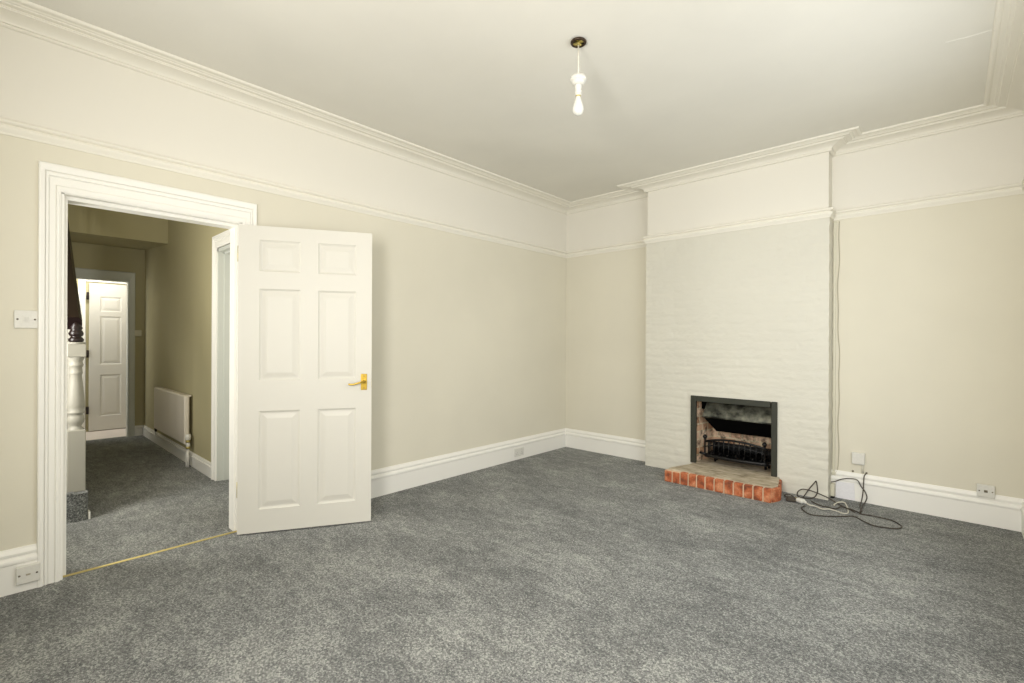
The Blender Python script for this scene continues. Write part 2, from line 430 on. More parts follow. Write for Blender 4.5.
bb = [(-.002, 0), (.020, 0), (.020, .138), (.024, .143), (.0255, .152), (.024, .160), (.018, .166), (.013, .170), (.0125, .176), (.017, .181), (.018, .190), (.014, .198), (.009, .207), (.007, .214), (-.002, .214)]
struct('baseboard_left', MB().sweep([(0, RY0), (0, -4.424)], bb).sweep([(0, -3.416), (0, 0)], bb), M['gloss'])
struct('baseboard_back', MB().sweep([(0, 0), (BX0+.003, 0)], bb).sweep([(BX1-.002, 0), (RX, 0)], bb), M['gloss'])
struct('baseboard_right', MB().sweep([(RX, 0), (RX, RY0)], bb), M['gloss'])
struct('baseboard_near', MB().sweep([(RX, RY0), (0, RY0)], bb), M['gloss'])

m = MB()
for a_, b2 in (((3.32, -1.236), (3.40, -1.222)), ((3.40, -1.222), (3.506, -1.214))):
    w2 = .004
    m.add([(a_[0], a_[1]-w2, CEIL), (a_[0], a_[1]+w2, CEIL), (b2[0], b2[1]+w2, CEIL), (b2[0], b2[1]-w2, CEIL), (a_[0], a_[1], CEIL-.002), (b2[0], b2[1], CEIL-.002)], [(0, 4, 5, 3), (4, 1, 2, 5), (0, 1, 4), (3, 5, 2), (0, 3, 2, 1)])
m.box(3.496, 3.512, -1.226, -1.210, CEIL-.010, CEIL, bev=.003)
struct('trim_10', m, M['ceiling'])
# doorway lining, stops and architrave (room side)
m = MB()
m.box(-WT-.004, .004, OY0-.03, OY0, 0, OZ+.03).box(-WT-.004, .004, OY1, OY1+.03, 0, OZ+.03).box(-WT-.004, .004, OY0-.03, OY1+.03, OZ, OZ+.03)
m.box(-WT-.004, -.042, OY0, OY0+.016, 0, OZ-.019).box(-WT-.004, -.042, OY1-.016, OY1, 0, OZ-.019).box(-WT-.004, -.042, OY0, OY1, OZ-.019, OZ)
struct('trim_3', m, M['gloss'])
def architrave(mb, ys, zt, ws, wt, x0=0, sgn=1, steps=True, mat=None):
    """stepped moulding around an opening in a wall of constant x; widths ws at the sides, wt over the head"""
    prof = [(0, .012), (.10, .017), (.20, .017), (.235, .009), (.27, .012), (.50, .013), (.53, .009), (.56, .016), (.66, .0175), (.685, .012), (.72, .021), (.88, .025), (.96, .024), (1.0, .016)] if steps else [(0, .010), (.15, .014), (.6, .018), (.9, .020), (1, .014)]
    y0, y1 = ys
    def ring(f, d):
        X = x0+sgn*d
        return [(X, y0-ws*f, 0), (X, y0-ws*f, zt+wt*f), (X, y1+ws*f, zt+wt*f), (X, y1+ws*f, 0)]
    rings = [ring(0, -.001)]+[ring(f, d) for f, d in prof]+[ring(1, -.001)]
    v = [p for r in rings for p in r]; n = len(rings)
    f = [(4*i+k, 4*i+k+1, 4*i+5+k, 4*i+4+k) for i in range(n-1) for k in range(3)]
    for k in (0, 3): f.append(tuple(4*i+k for i in range(n)))
    if mat: v = [mat @ Vector(p) for p in v]
    mb.add(v, f); return mb
struct('trim_4', architrave(MB(), (OY0-.012, OY1+.012), OZ+.004, .084, .138), M['gloss'])
# small chips/rings where the old latch sat, and brass strike plate on the left lining edge
# ------------------------------------------------------------------ panelled leaves
def leaf_mb(w_, h, t, colsx, rows, mouldings=((0, 0), (.004, .004), (.012, .0085), (.020, .0085), (.046, .003), (.050, .0025))):
    mb = MB()
    xs_ = sorted({0, w_, *[c for a in colsx for c in a]}); zs_ = sorted({0, h, *[c for a in rows for c in a]})
    for side in (0, 1):
        Y = 0 if side == 0 else t; s = 1 if side == 0 else -1
        for i in range(len(xs_)-1):
            for j in range(len(zs_)-1):
                a, b_, c, d = xs_[i], xs_[i+1], zs_[j], zs_[j+1]
                if (a, b_) in colsx and (c, d) in rows:
                    rr = [[(a+q, Y+s*e, c+q), (b_-q, Y+s*e, c+q), (b_-q, Y+s*e, d-q), (a+q, Y+s*e, d-q)] for q, e in mouldings]
                    v = [p for r in rr for p in r]; n = len(rr)
                    f = [(4*k+l, 4*k+(l+1) % 4, 4*k+4+(l+1) % 4, 4*k+4+l) for k in range(n-1) for l in range(4)]+[tuple(4*(n-1)+l for l in range(4))]
                    mb.add(v, f if side == 0 else [q[::-1] for q in f])
                else:
                    q = (0, 1, 2, 3); mb.add([(a, Y, c), (b_, Y, c), (b_, Y, d), (a, Y, d)], [q if side == 0 else q[::-1]])
    for a, b_ in ((0, 0), (w_, w_)):
        q = (0, 1, 2, 3); mb.add([(a, 0, 0), (a, t, 0), (a, t, h), (a, 0, h)], [q[::-1] if a == 0 else q])
    mb.add([(0, 0, 0), (w_, 0, 0), (w_, t, 0), (0, t, 0), (0, 0, h), (w_, 0, h), (w_, t, h), (0, t, h)], [(0, 3, 2, 1), (4, 5, 6, 7)])
    return mb
LRZ = math.atan2(.701, .400)
LW, LZ0, LH = .806, .010, 1.948
door = struct('door_1', leaf_mb(LW, LH, .038, [(.120, .362), (.467, .706)], [(.146, .770), (.965, 1.549), (1.659, 1.860)]), M['doorpaint'], local=True, recalc=False)
door.location = (.055, -3.535, LZ0); door.rotation_euler = (0, 0, LRZ)
door['label'] = 'white six panel door standing open against the beige wall'
def handle(par, u, z, w_=.040, h=.108):
    h_ = obj('door_handle', MB().box(u-w_/2, u+w_/2, -.0045, .0, z-h/2, z+h/2, bev=.002), M['brass'], par, local=True)
    h_['label'] = 'brass lever handle on a rectangular backplate'
    mb = MB().lathe(0, 0, [(.011, 0), (.011, .010), (.0085, .014), (.0085, .046)], 16, mat=Matrix.Translation((u, -.004, z+.002)) @ Matrix.Rotation(PI/2, 4, 'X'))
    L_ = [(u, -.046, z+.002), (u-.02, -.050, z+.001), (u-.045, -.050, z-.006), (u-.070, -.048, z-.012), (u-.090, -.046, z-.012), (u-.097, -.044, z-.009)]
    mb.tube(curve(L_, 5), .0062, 10)
    obj('lever', mb, M['brass'], h_, local=True)
    sc_ = MB()
    for k in (-.04, .04): sc_.lathe(0, 0, [(.0035, 0), (.0035, .0016)], 10, mat=Matrix.Translation((u, -.0045, z+k)) @ Matrix.Rotation(PI/2, 4, 'X'))
    obj('screw', sc_, M['screw'], h_, local=True)
handle(door, .757, .943)
lp = obj('latch_plate', MB().box(LW, LW+.0015, .008, .030, .905, .965), M['brassdull'], door, local=True)
for z in (.22, 1.72):
    hb = MB().lathe(0, 0, [(.006, z), (.006, z+.10)], 10, mat=Matrix.Translation((-.006, .040, 0)))
    obj('hinge', hb, M['brassdull'], door, local=True)

# brass carpet bar across the doorway
m = MB(); n = 10; pr = [(-.011, .001), (-.008, .005), (0, .0075), (.008, .005), (.011, .001)]
xb = -.030
m.add([(xb+d, y, z) for y in (OY0, OY1) for d, z in pr], [(i, i+1, i+6, i+5) for i in range(4)]+[(0, 1, 2, 3, 4), (9, 8, 7, 6, 5), (0, 5, 9, 4)], 0, True)
tag(obj('threshold_strip', m, M['strip'], origin=(xb, (OY0+OY1)/2, 0)), 'thin brass carpet bar across the open doorway floor', 'carpet bar')

# ------------------------------------------------------------------ wall plates
def plate(name, label, cat, pos, face, wd, ht, th, mat, kind, group=None):
    """face: 'x' wall of constant x facing +x, 'y' wall of constant y facing -y; pos = centre on the wall surface"""
    R_ = Matrix.Rotation(PI/2, 4, 'Z') if face == 'x' else Matrix.Identity(4)
    root = thing(name, label, cat, pos, PI/2 if face == 'x' else 0, group)
    obj('face_plate', MB().box(-wd/2, wd/2, -th, 0, -ht/2, ht/2, bev=.003), mat, root, local=True)
    def scr(x, z):
        obj('screw', MB().lathe(0, 0, [(.0042, 0), (.0042, .0012)], 12, mat=Matrix.Translation((x, -th, z)) @ Matrix.Rotation(PI/2, 4, 'X')), M['screw'], root, local=True)
    if kind == 'switch':
        scr(-wd*.35, 0); scr(wd*.35, 0)
        r = MB().box(-.012, .012, -th-.0012, -th, -.017, .017, bev=.0005)
        obj('switch_surround', r, mat, root, local=True)
        rk = MB().add([(-.007, -th-.001, -.012), (.007, -th-.001, -.012), (.007, -th-.005, .012), (-.007, -th-.005, .012), (-.007, -th, -.012), (.007, -th, -.012), (.007, -th, .012), (-.007, -th, .012)],
            [(0, 1, 2, 3), (4, 7, 6, 5), (0, 4, 5, 1), (3, 2, 6, 7), (0, 3, 7, 4), (1, 5, 6, 2)])
        obj('rocker', rk, mat, root, local=True)
    elif kind == 'spur':
        scr(-wd*.36, 0); scr(wd*.36, 0)
        obj('flex_outlet', MB().box(-.008, .008, -th-.002, -th, -.004, .004, bev=.001), M['greycable'], root, local=True)
    elif kind == 'blank':
        scr(-wd*.40, 0); scr(wd*.40, 0)
    elif kind == 'data':
        scr(-wd*.36, .0); scr(wd*.36, .0)
        obj('outlet_hole', MB().box(-.009, .009, -th-.0012, -th, -.008, .008, bev=.0004), M['screw'], root, local=True)
    elif kind == 'double':
        for s in (-1, 1):
            obj('rocker', MB().box(s*.036-.008, s*.036+.008, -th-.003, -th, .012, .034, bev=.001), mat, root, local=True)
            mb = MB()
            for dx, dz, a, b_ in ((0, -.004, .002, .004), (-.011, -.020, .004, .002), (.011, -.020, .004, .002)):
                mb.box(s*.036+dx-a, s*.036+dx+a, -th-.0006, -th+.001, dz-b_, dz+b_)
            obj('socket_holes', mb, M['screw'], root, local=True)
    return root
plate('light_switch', 'white single rocker light switch on the wall left of the doorway', 'light switch', (0, -4.4655, 1.328), 'x', .086, .088, .010, M['plastic'], 'switch')
plate('socket_plate', 'white square plate with two screws on skirting left of the doorway', 'socket', (.0195, -4.456, .084), 'x', .084, .086, .020, M['plastic'], 'spur')
plate('wall_socket', 'small white double socket low on the skirting near the far corner', 'socket', (.0195, -.845, .078), 'x', .140, .086, .010, M['plastic'], 'double')
plate('aerial_socket', 'white plate above the skirting at far right corner of room', 'socket', (3.520, -.008, .232), 'y', .088, .086, .022, M['plastic'], 'data')
jb = thing('phone_box', 'white square phone junction box on wall right of the fireplace', 'phone box', (2.815, 0, .333))
obj('cover', MB().box(2.774, 2.857, -.028, 0, .288, .378, bev=.004), M['plastic'], jb)
obj('cable_tail', MB().tube([(2.842, -.012, .290), (2.842, -.012, .262), (2.842, -.010, .222)], .006, 8), M['whitecable'], jb)
for i, x in enumerate((2.780, 2.842, 2.866)):
    o = obj('cable_clip', MB().box(x-.006, x+.006, -.014, 0, .221, .233, bev=.002), M['screw'], origin=(x, 0, .22))
    tag(o, ['small grey cable clip left below the phone box', 'small grey cable clip directly below the phone box', 'small grey cable clip right below the phone box'][i], 'cable clip', 'cable clips under the phone box')
ph = [(2.672, .002), (2.796, .002), (2.790, .136), (2.672, .130)]
m = MB(); m.add([(x, -.0215-.006, z) for x, z in ph]+[(x, -.020, z) for x, z in ph], [(0, 1, 2, 3), (7, 6, 5, 4), (0, 4, 5, 1), (1, 5, 6, 2), (2, 6, 7, 3), (3, 7, 4, 0)])
tag(obj('skirting_board_patch', m, M['bluewhite'], origin=(2.73, -.02, 0)), 'bright white square patch board on skirting beside the chimney breast', 'board')

# trunking and wire down the alcove corner
tk = thing('cable_trunking', 'slim white trunking running down the chimney breast corner', 'trunking', (2.665, 0, .18))
obj('channel', MB().box(2.646, 2.664, -.014, 0, .19, 2.205, bev=.003), M['cream_plastic'], tk)
obj('end_cap', MB().box(2.642, 2.670, -.024, 0, .174, .200, bev=.004), M['cream_plastic'], tk)
pts = [(2.680+.004*math.sin(z*7)+.003*math.sin(z*17+1)-(.0 if z > .7 else .0)+(.008*math.exp(-((z-.75)/.35)**2)), -.004, z) for z in [2.20-k*.05 for k in range(40)]]+[(2.676, -.005, .21), (2.664, -.020, .186)]
tag(obj('wall_wire', MB().tube(curve(pts, 2), .0028, 6), M['greycable'], origin=(2.68, 0, .2)), 'thin grey wire hanging down the wall beside the trunking', 'wire')
bx = thing('cable_box', 'small white boxed cover at foot of the chimney breast corner', 'cover', (2.662, -.05, 0))
obj('box_cover', MB().box(2.642, 2.669, -.062, -.021, .02, .112, bev=.003).box(2.600, 2.668, -.158-.012, -.152, .022, .110, bev=.003) if False else MB().box(2.641, 2.668, -.075, -.0215, .018, .112, bev=.003), M['cream_plastic'], bx)
obj('cable_gland', MB().lathe(2.655, -.05, [(.012, 0.001), (.012, .018)], 12), M['black'], bx)

# ------------------------------------------------------------------ fireplace
fp = thing('fireplace', 'small open fireplace with dark metal frame in painted chimney breast', 'fireplace', (1.92, BY, .10))
SZ = .113
t = .046
m = MB().box(FX0-.004, FX0+t, BY-.018, BY+.010, SZ+.001, FZ1+.004, bev=.003).box(FX1-t+.006, FX1+.004, BY-.018, BY+.010, SZ+.001, FZ1+.004, bev=.003).box(FX0+t, FX1-t, BY-.018, BY+.010, FZ1-t, FZ1+.004, bev=.003)
obj('surround_frame', m, M['frame'], fp)
# brick lining: splayed cheeks and back
m = MB()
lin_ = [(FX0+.004, -.138), (FX0+.030, -.06), (FX0+.075, .20), (FX1-.075, .20), (FX1-.030, -.06), (FX1-.004, -.138)]
out_ = [(FX0+.001, -.138), (FX0+.001, -.06), (FX0+.001, .30), (FX1-.001, .30), (FX1-.001, -.06), (FX1-.001, -.138)]
n = len(lin_)
v = [(x, y, z) for z in (SZ+.001, .74) for x, y in lin_]+[(x, y, z) for z in (SZ+.001, .74) for x, y in out_]
f = [(i, i+1, n+i+1, n+i) for i in range(n-1)]+[(2*n+i+1, 2*n+i, 3*n+i, 3*n+i+1) for i in range(n-1)]+[(n+i, n+i+1, 3*n+i+1, 3*n+i) for i in range(n-1)]+[(0, n, 3*n, 2*n), (n-1, 3*n-1, 4*n-1, 2*n-1)]
m.add(v, f)
obj('brick_lining', m, M['firebrick'], fp)
obj('flue_cap', MB().box(FX0+.002, FX1-.002, -.139, .30, .741, .76), M['soot'], fp)
# steel hood: sloping face plate with rolled lip, black throat under it
hx0, hx1 = 1.640, 2.262
m = MB()
N = 10; vs_ = []
for k in range(N+1):
    a = k/N; z = .540+(.700-.540)*a; y = -.095+.085*a**1.5
    for x in (hx0+.022*a, hx1-.0*a): vs_.append((x, y, z))
b0 = len(vs_)
vs2 = [(x, y+.004, z) for x, y, z in vs_]
m.add(vs_+vs2, [(2*k, 2*k+1, 2*k+3, 2*k+2) for k in range(N)]+[(b0+2*k+1, b0+2*k, b0+2*k+2, b0+2*k+3) for k in range(N)]+[(2*k, 2*k+2, b0+2*k+2, b0+2*k) for k in range(N)]+[(2*k+1, b0+2*k+1, b0+2*k+3, 2*k+3) for k in range(N)]+[(0, b0, b0+1, 1), (2*N, 2*N+1, b0+2*N+1, b0+2*N)], 0, False)
m.tube([(hx0-.004, -.096, .540), (hx1, -.096, .540)], .006, 10)
hd = obj('smoke_hood', m, M['hood'], fp)
m = MB(); a = (hx0+.004, hx1-.002, -.085, .19, .536); b_ = (hx0+.085, hx1-.045, .02, .19, .400)
m.add([(a[0], a[2], a[4]), (a[1], a[2], a[4]), (a[1], a[3], a[4]), (a[0], a[3], a[4]), (b_[0], b_[2], b_[4]), (b_[1], b_[2], b_[4]), (b_[1], b_[3], b_[4]), (b_[0], b_[3], b_[4])], [(0, 1, 2, 3), (7, 6, 5, 4), (0, 4, 5, 1), (1, 5, 6, 2), (2, 6, 7, 3), (3, 7, 4, 0)])
obj('throat_plate', m, M['soot'], fp)
obj('flue_plate', MB().box(1.60, hx1-.01, -.012, .0, .60, .745), M['soot'], fp)
obj('damper_knob', MB().lathe(0, 0, [(.006, 0), (.006, .02), (.010, .022), (.010, .030)], 12, mat=Matrix.Translation((1.94, -.075, .600)) @ Matrix.Rotation(PI/2, 4, 'X')).box(1.937, 1.943, -.086, -.078, .552, .60), M['hood'], fp)

# hearth
hp = thing('hearth', 'raised concrete hearth edged with upright red bricks', 'hearth', (1.92, -.35, 0))
m = MB()
m.prism([(1.606, BY-.006), (1.512, -.44), (1.50, -.50), (1.52, -.512), (2.330, -.512), (2.352, -.42), (2.300, BY-.006)], 0, SZ)
m.box(FX0+.006, FX1-.006, BY-.006, .20, 0, SZ)
# raised gritty edges
obj('slab', m, M['concrete'], hp)
m = MB()
m.prism([(1.592, -.19), (1.496, -.44), (1.480, -.537), (2.333, -.537), (2.368, -.44), (2.313, BY-.008), (2.30, BY-.008), (2.353, -.42), (2.33, -.50), (1.51, -.50), (1.515, -.44), (1.605, -.19)], 0, SZ-.012)
obj('mortar_bed', m, M['mortar'], hp)
x = 1.480
k = 0
while x < 2.31:
    wv = .064+random.uniform(-.004, .004)
    x1 = min(x+wv, 2.335)
    top = SZ-.004+random.uniform(-.004, .002) if x > 1.56 else SZ-.016
    b = obj('brick', MB().box(x, x1, -.546+random.uniform(-.003, .003), -.478+random.uniform(-.01, .01), .002, top, bev=.006), M['redbrick'], hp); k += 1
    x = x1+.0105
# right-hand end bricks run back to the wall
M2 = Matrix.Translation((2.338, -.536, 0)) @ Matrix.Rotation(math.atan2(.100, .040), 4, 'Z')
obj('brick', MB().box(.002, .10, 0, .05, .002, SZ-.006, bev=.006).xf(M2), M['redbrick'], hp)
def side_brick(p0, p1, inward, t0, t1):
    a_ = Vector((p0[0], p0[1], 0)); d = Vector((p1[0]-p0[0], p1[1]-p0[1], 0)); L_ = d.length
    mt = Matrix.Translation(a_) @ Matrix.Rotation(math.atan2(d.y, d.x), 4, 'Z')
    obj('brick', MB().box(t0*L_, t1*L_, 0, inward, .002, SZ-.010, bev=.006).xf(mt), M['redbrick'], hp)
for t0, t1 in ((.02, .32), (.36, .66), (.70, .96)):
    side_brick((2.376, -.430), (2.318, BY-.006), .05, t0, t1)
for t0, t1 in ((.02, .30), (.34, .64), (.68, .95)):
    side_brick((1.484, -.465), (1.592, BY-.016), -.05, t0, t1)
# fire basket
gr = thing('fire_grate', 'black iron fire basket with arched top bar and ball ends', 'fire grate', (1.915, -.03, SZ))
gx0, gx1 = 1.662, 2.195
def fy(x):  # bowed front
    s = (x-gx0)/(gx1-gx0); return -.085-.035*math.sin(PI*max(0, min(1, s)))
m = MB()
zb = .195
ring = [(gx0+(gx1-gx0)*k/16, fy(gx0+(gx1-gx0)*k/16)) for k in range(17)]
m.prism(ring+[(gx1+.01, .12), (gx0-.01, .12)], zb-.012, zb)
obj('tray', m, M['black'], gr)
lip = MB().tube([(x, y-.006, zb-.006) for x, y in ring], .015, 8)
lip.add([(x, y-.012, z) for z in (.172, .192) for x, y in ring], [(k, k+1, 18+k, 17+k) for k in range(16)])
lip.tube([(gx0-.045, -.10, zb+.010), (gx0-.02, -.095, zb+.004), (gx0+.02, fy(gx0)-.006, zb-.002)], .012, 8)
lip.tube([(gx1+.045, -.08, zb-.004), (gx1, fy(gx1)-.006, zb-.004)], .012, 8)
obj('front_lip', lip, M['black'], gr)
def arch(x): s = (x-gx0)/(gx1-gx0); return .315+.045*math.sin(PI*s)**.8 if 0 < s < 1 else .315
m = MB()
m.tube([(x, y-.004, arch(x)-.004) for x, y in ring], .0095, 8)
obj('arched_bar', m, M['black'], gr)
m = MB().tube([(x, y-.003, arch(x)-.052) for x, y in ring], .005, 8)
obj('lower_bar', m, M['black'], gr)
for k in range(1, 12):
    x = gx0+(gx1-gx0)*k/12
    obj('upright', MB().tube([(x, fy(x)-.004, zb), (x, fy(x)-.004, arch(x))], .0048, 8), M['black'], gr)
for x in (gx0, gx1-.025):
    y = fy(x)-.006
    po = obj('post', MB().lathe(x, y, [(.010, .184), (.008, .20), (.007, .325), (.012, .332), (.006, .338)], 12), M['black'], gr)
    m = MB().lathe(x, y, [(.002, .334), (.011, .338), (.018, .348), (.021, .357), (.018, .366), (.011, .374), (.002, .378)], 16)
    obj('ball_finial', m, M['black'], po)
for x0, y0 in ((gx0+.05, .03), (gx1-.05, .03), (gx0+.04, .10), (gx1-.04, .10)):
    obj('leg', MB().tube([(x0, y0, SZ), (x0, y0, zb)], .010, 8), M['black'], gr)
for s, x in ((1, gx0), (-1, gx1)):
    m = MB().tube([(x, -.085, .305), (x+s*.01, .0, .300), (x+s*.03, .10, .270)], .006, 8)
    for y in (-.03, .03, .09): m.tube([(x+s*.01, y, zb), (x+s*.01, y, .30)], .0045, 6)
    obj('side_rail', m, M['black'], gr)
m = MB()
m.box(gx0+.01, gx1-.01, .100, .112, zb, .285)
for k in range(7): m.tube([(gx0+.06+k*.07, -.10, zb+.014), (gx0+.06+k*.07, .10, zb+.014)], .008, 6)
obj('back_plate', m, M['black'], gr)
# dead embers in the basket
m = MB()
for k in range(46):
    x, y = random.uniform(gx0+.04, gx1-.05), random.uniform(-.06, .08); r = random.uniform(.012, .024)
    rx = [(math.sin(PI*i/4)*r*random.uniform(.8, 1.1)+.001, zb+.014+r*.8-math.cos(PI*i/4)*r*.8) for i in range(5)]
    m.lathe(x, y, rx, 6, smooth=False)
e = obj('embers', m, M['soot'], gr); e['kind'] = 'stuff'

# ------------------------------------------------------------------ cables on the floor
def cable(name, label, pts, r, mat, n=8):
    c_ = curve(pts, n); return tag(obj(name, MB().tube(c_, r, 8), mat, origin=tuple(c_[0])), label, 'cable')
cable('aerial_cable', 'dark brown cable rising in a tall pointed loop against chimney breast',
      [(2.870, -.34, .006), (2.80, -.29, .007), (2.767, -.278, .006), (2.698, -.195, .008), (2.640, -.182, .030), (2.569, -.176, .049), (2.509, -.178, .060), (2.466, -.180, .056), (2.439, -.190, .030), (2.450, -.225, .007), (2.50, -.232, .006), (2.550, -.195, .012),
       (2.572, -.180, .050), (2.572, -.178, .093), (2.5645, -.177, .138), (2.558, -.178, .134), (2.515, -.182, .066), (2.490, -.255, .012), (2.486, -.285, .007)], .0042, M['rubber'], 8)
cable('flex_cable', 'long dark cable looped flat across the carpet beneath phone box',
      [(2.54, -.44, .006), (2.53, -.50, .005), (2.555, -.56, .006), (2.608, -.620, .006), (2.677, -.597, .006), (2.779, -.513, .006), (2.843, -.455, .006), (2.915, -.528, .006), (2.973, -.570, .006), (3.047, -.552, .006), (3.092, -.521, .006), (3.107, -.468, .006), (3.085, -.410, .006), (3.041, -.362, .006), (2.942, -.349, .006), (2.868, -.360, .007), (2.862, -.28, .006), (2.858, -.12, .006), (2.862, -.05, .010), (2.872, -.036, .045), (2.862, -.034, .085), (2.836, -.036, .125), (2.811, -.034, .168), (2.763, -.034, .171), (2.712, -.034, .156), (2.668, -.036, .130), (2.644, -.05, .124)], .0040, M['rubber'], 8)
cable('thin_cable', 'short dark cable dropping from cable clip down the skirting to carpet',
      [(2.862, -.012, .222), (2.854, -.030, .205), (2.852, -.040, .160), (2.851, -.042, .116), (2.846, -.046, .06), (2.840, -.055, .014), (2.838, -.10, .006), (2.850, -.2, .006), (2.872, -.30, .013), (2.868, -.345, .014)], .0036, M['rubber'], 8)
cable('white_cable', 'thin white cable curled on the carpet right of white plug',
      [(2.535, -.385, .016), (2.565, -.405, .008), (2.598, -.398, .006), (2.650, -.430, .006), (2.691, -.420, .013), (2.740, -.412, .006), (2.775, -.432, .006), (2.800, -.40, .006), (2.785, -.29, .006), (2.752, -.185, .016), (2.715, -.205, .015), (2.695, -.25, .006), (2.700, -.275, .006)], .0042, M['whitecable'], 8)
cable('tangled_cable', 'short brown cable lying between white plug and the skirting',
      [(2.555, -.29, .006), (2.62, -.350, .006), (2.675, -.385, .015), (2.72, -.360, .006), (2.75, -.30, .016), (2.80, -.335, .015), (2.838, -.345, .005)], .0042, M['rubber'], 8)
pg = thing('mains_plug', 'white mains plug lying on carpet among dark cables', 'plug', (2.50, -.37, 0), math.radians(-28))
obj('plug_body', MB().box(-.034, .026, -.022, .022, .002, .034, bev=.009), M['plastic'], pg, local=True)
obj('cable_grip', MB().box(.024, .044, -.009, .009, .008, .026, bev=.004), M['plastic'], pg, local=True)
for y, z in ((0, .028), (-.011, .012), (.011, .012)): obj('pin', MB().box(-.050, -.033, y-.003, y+.003, z-.002, z+.002), M['brassdull'], pg, local=True)
ad = thing('cable_adaptor', 'flat dark adaptor lying on carpet beside the brick hearth', 'adaptor', (2.43, -.345, 0), math.radians(12))
obj('adaptor_body', MB().box(-.035, .030, -.055, .055, .001, .016, bev=.006), M['rubber'], ad, local=True)
obj('adaptor_lead', MB().tube(curve([(.02, .05, .010), (.0, .10, .010), (-.03, .115, .012), (-.05, .08, .008), (-.035, .04, .012)], 6), .004, 8), M['rubber'], ad, local=True)

# ------------------------------------------------------------------ pendant lamp
px_, py_ = 1.921, -2.525
pl = thing('pendant_light', 'bare bulb hanging on short flex from dark ceiling ring', 'ceiling light', (px_, py_, CEIL))
ringp = [(px_+.034*math.cos(a), py_+.034*math.sin(a), CEIL-.009) for a in [2*PI*k/32 for k in range(32)]]
rs = obj('ceiling_rose', MB().tube(ringp, .0075, 10, closed=True).lathe(px_, py_, [(.031, CEIL-.002), (.031, CEIL)], 24, 1), [M['rose'], M['brassdull']], pl)
obj('bracket', MB().box(px_-.031, px_+.031, py_-.010, py_+.010, CEIL-.013, CEIL-.006, bev=.002).box(px_-.012, px_+.012, py_-.015, py_+.015, CEIL-.024, CEIL-.012, bev=.004), M['brassdull'], rs)
obj('flex', MB().tube([(px_, py_, CEIL-.02), (px_+.001, py_, 2.70), (px_, py_, 2.606)], .0042, 8), M['whitecable'], pl)
obj('shade_ring', MB().lathe(px_, py_, [(.010, 2.609), (.024, 2.608), (.041, 2.600), (.0425, 2.586), (.040, 2.578), (.037, 2.578), (.035, 2.572), (.028, 2.564), (.018, 2.560)], 28), M['plastic'], pl)
obj('lamp_holder', MB().lathe(px_, py_, [(.012, 2.565), (.018, 2.556), (.0165, 2.540), (.014, 2.532), (.014, 2.530), (.0175, 2.528), (.0175, 2.522), (.0155, 2.520), (.0155, 2.512), (.018, 2.511), (.018, 2.506), (.014, 2.505)], 20), M['plastic'], pl)
obj('bulb_cap', MB().lathe(px_, py_, [(.0135, 2.512), (.0135, 2.499)], 20), M['brassdull'], pl)
obj('bulb', MB().lathe(px_, py_, [(.013, 2.500), (.0135, 2.492), (.017, 2.479), (.024, 2.459), (.0285, 2.441), (.0285, 2.428), (.024, 2.415), (.015, 2.407), (.004, 2.403)], 28), M['bulb'], pl)

# ------------------------------------------------------------------ hall
m = MB()
m.box(-.50, -WT, HY, HY+.15, 0, 2.75).box(HX-.02, -1.39, HY, HY+.15, 0, 2.75).box(-1.39, -.50, HY, HY+.15, 2.05, 2.75)
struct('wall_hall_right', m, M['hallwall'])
E0, E1, EZ = -4.20, -3.405, 1.968
m = MB().box(HX-.10, HX, -5.15, E0, 0, 2.75).box(HX-.10, HX, E1, HY+.02, 0, 2.75).box(HX-.10, HX, E0, E1, EZ, 2.75)
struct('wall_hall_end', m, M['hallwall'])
m = MB().box(HX-.1, -.98, -5.2, -5.1, 0, 2.75).box(-.38, -WT, -5.2, -5.1, 0, 2.75).box(-.98, -.38, -5.2, -5.1, 0, .82).box(-.98, -.38, -5.2, -5.1, 2.08, 2.75)
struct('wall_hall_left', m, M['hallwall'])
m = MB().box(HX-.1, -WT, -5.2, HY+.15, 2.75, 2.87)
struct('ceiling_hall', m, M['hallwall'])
# boxed-in landing: upright face and a raking soffit
m = MB(); yA, yB = -4.30, HY
for_ = [(-3.15, 2.312), (-3.15, 2.749), (HX, 2.749), (HX, 2.392)]
m.add([(x, y, z) for y in (yA, yB) for x, z in for_], [(0, 1, 2, 3), (7, 6, 5, 4), (0, 4, 5, 1), (1, 5, 6, 2), (2, 6, 7, 3), (3, 7, 4, 0)])
struct('ceiling_landing', m, M['hallwall'])
hb_ = [(-.002, 0), (.018, 0), (.018, .085), (.022, .09), (.022, .10), (.012, .106), (.014, .118), (.007, .130), (-.002, .130)]
struct('baseboard_hall', MB().sweep([(HX, E1+.066), (HX, HY), (-1.47, HY)], hb_), M['gloss'])
# architraves and lining of the doorway in the hall side wall
Rr = Matrix(((0, -1, 0, 0), (1, 0, 0, 0), (0, 0, 1, 0), (0, 0, 0, 1)))
def to_side(mb): # built on x=const plane facing +x with y along; turned to face -y with x along
    mb.xf(Matrix(((0, 1, 0, 0), (-1, 0, 0, HY), (0, 0, 1, 0), (0, 0, 0, 1)))); return mb
struct('trim_5', to_side(architrave(MB(), (-1.385, -.62), 2.035, .085, .11)), M['gloss'])
m = MB().box(-1.392, -1.362, HY-.003, HY+.15, 0, 2.03).box(-.64, -.61, HY-.003, HY+.15, 0, 2.03).box(-1.392, -.61, HY-.003, HY+.15, 2.0, 2.03)
m.box(-1.362, -1.348, HY+.04, HY+.10, 0, 2.0).box(-1.362, -.64, HY+.04, HY+.10, 1.986, 2.0)
struct('trim_6', m, M['lining'])
d2 = struct('door_2', leaf_mb(.70, 1.97, .036, [(.10, .31), (.39, .60)], [(.15, .77), (.96, 1.55), (1.66, 1.86)]), M['lining'], local=True, recalc=False)
d2.location = (-1.355, HY+.11, .008)
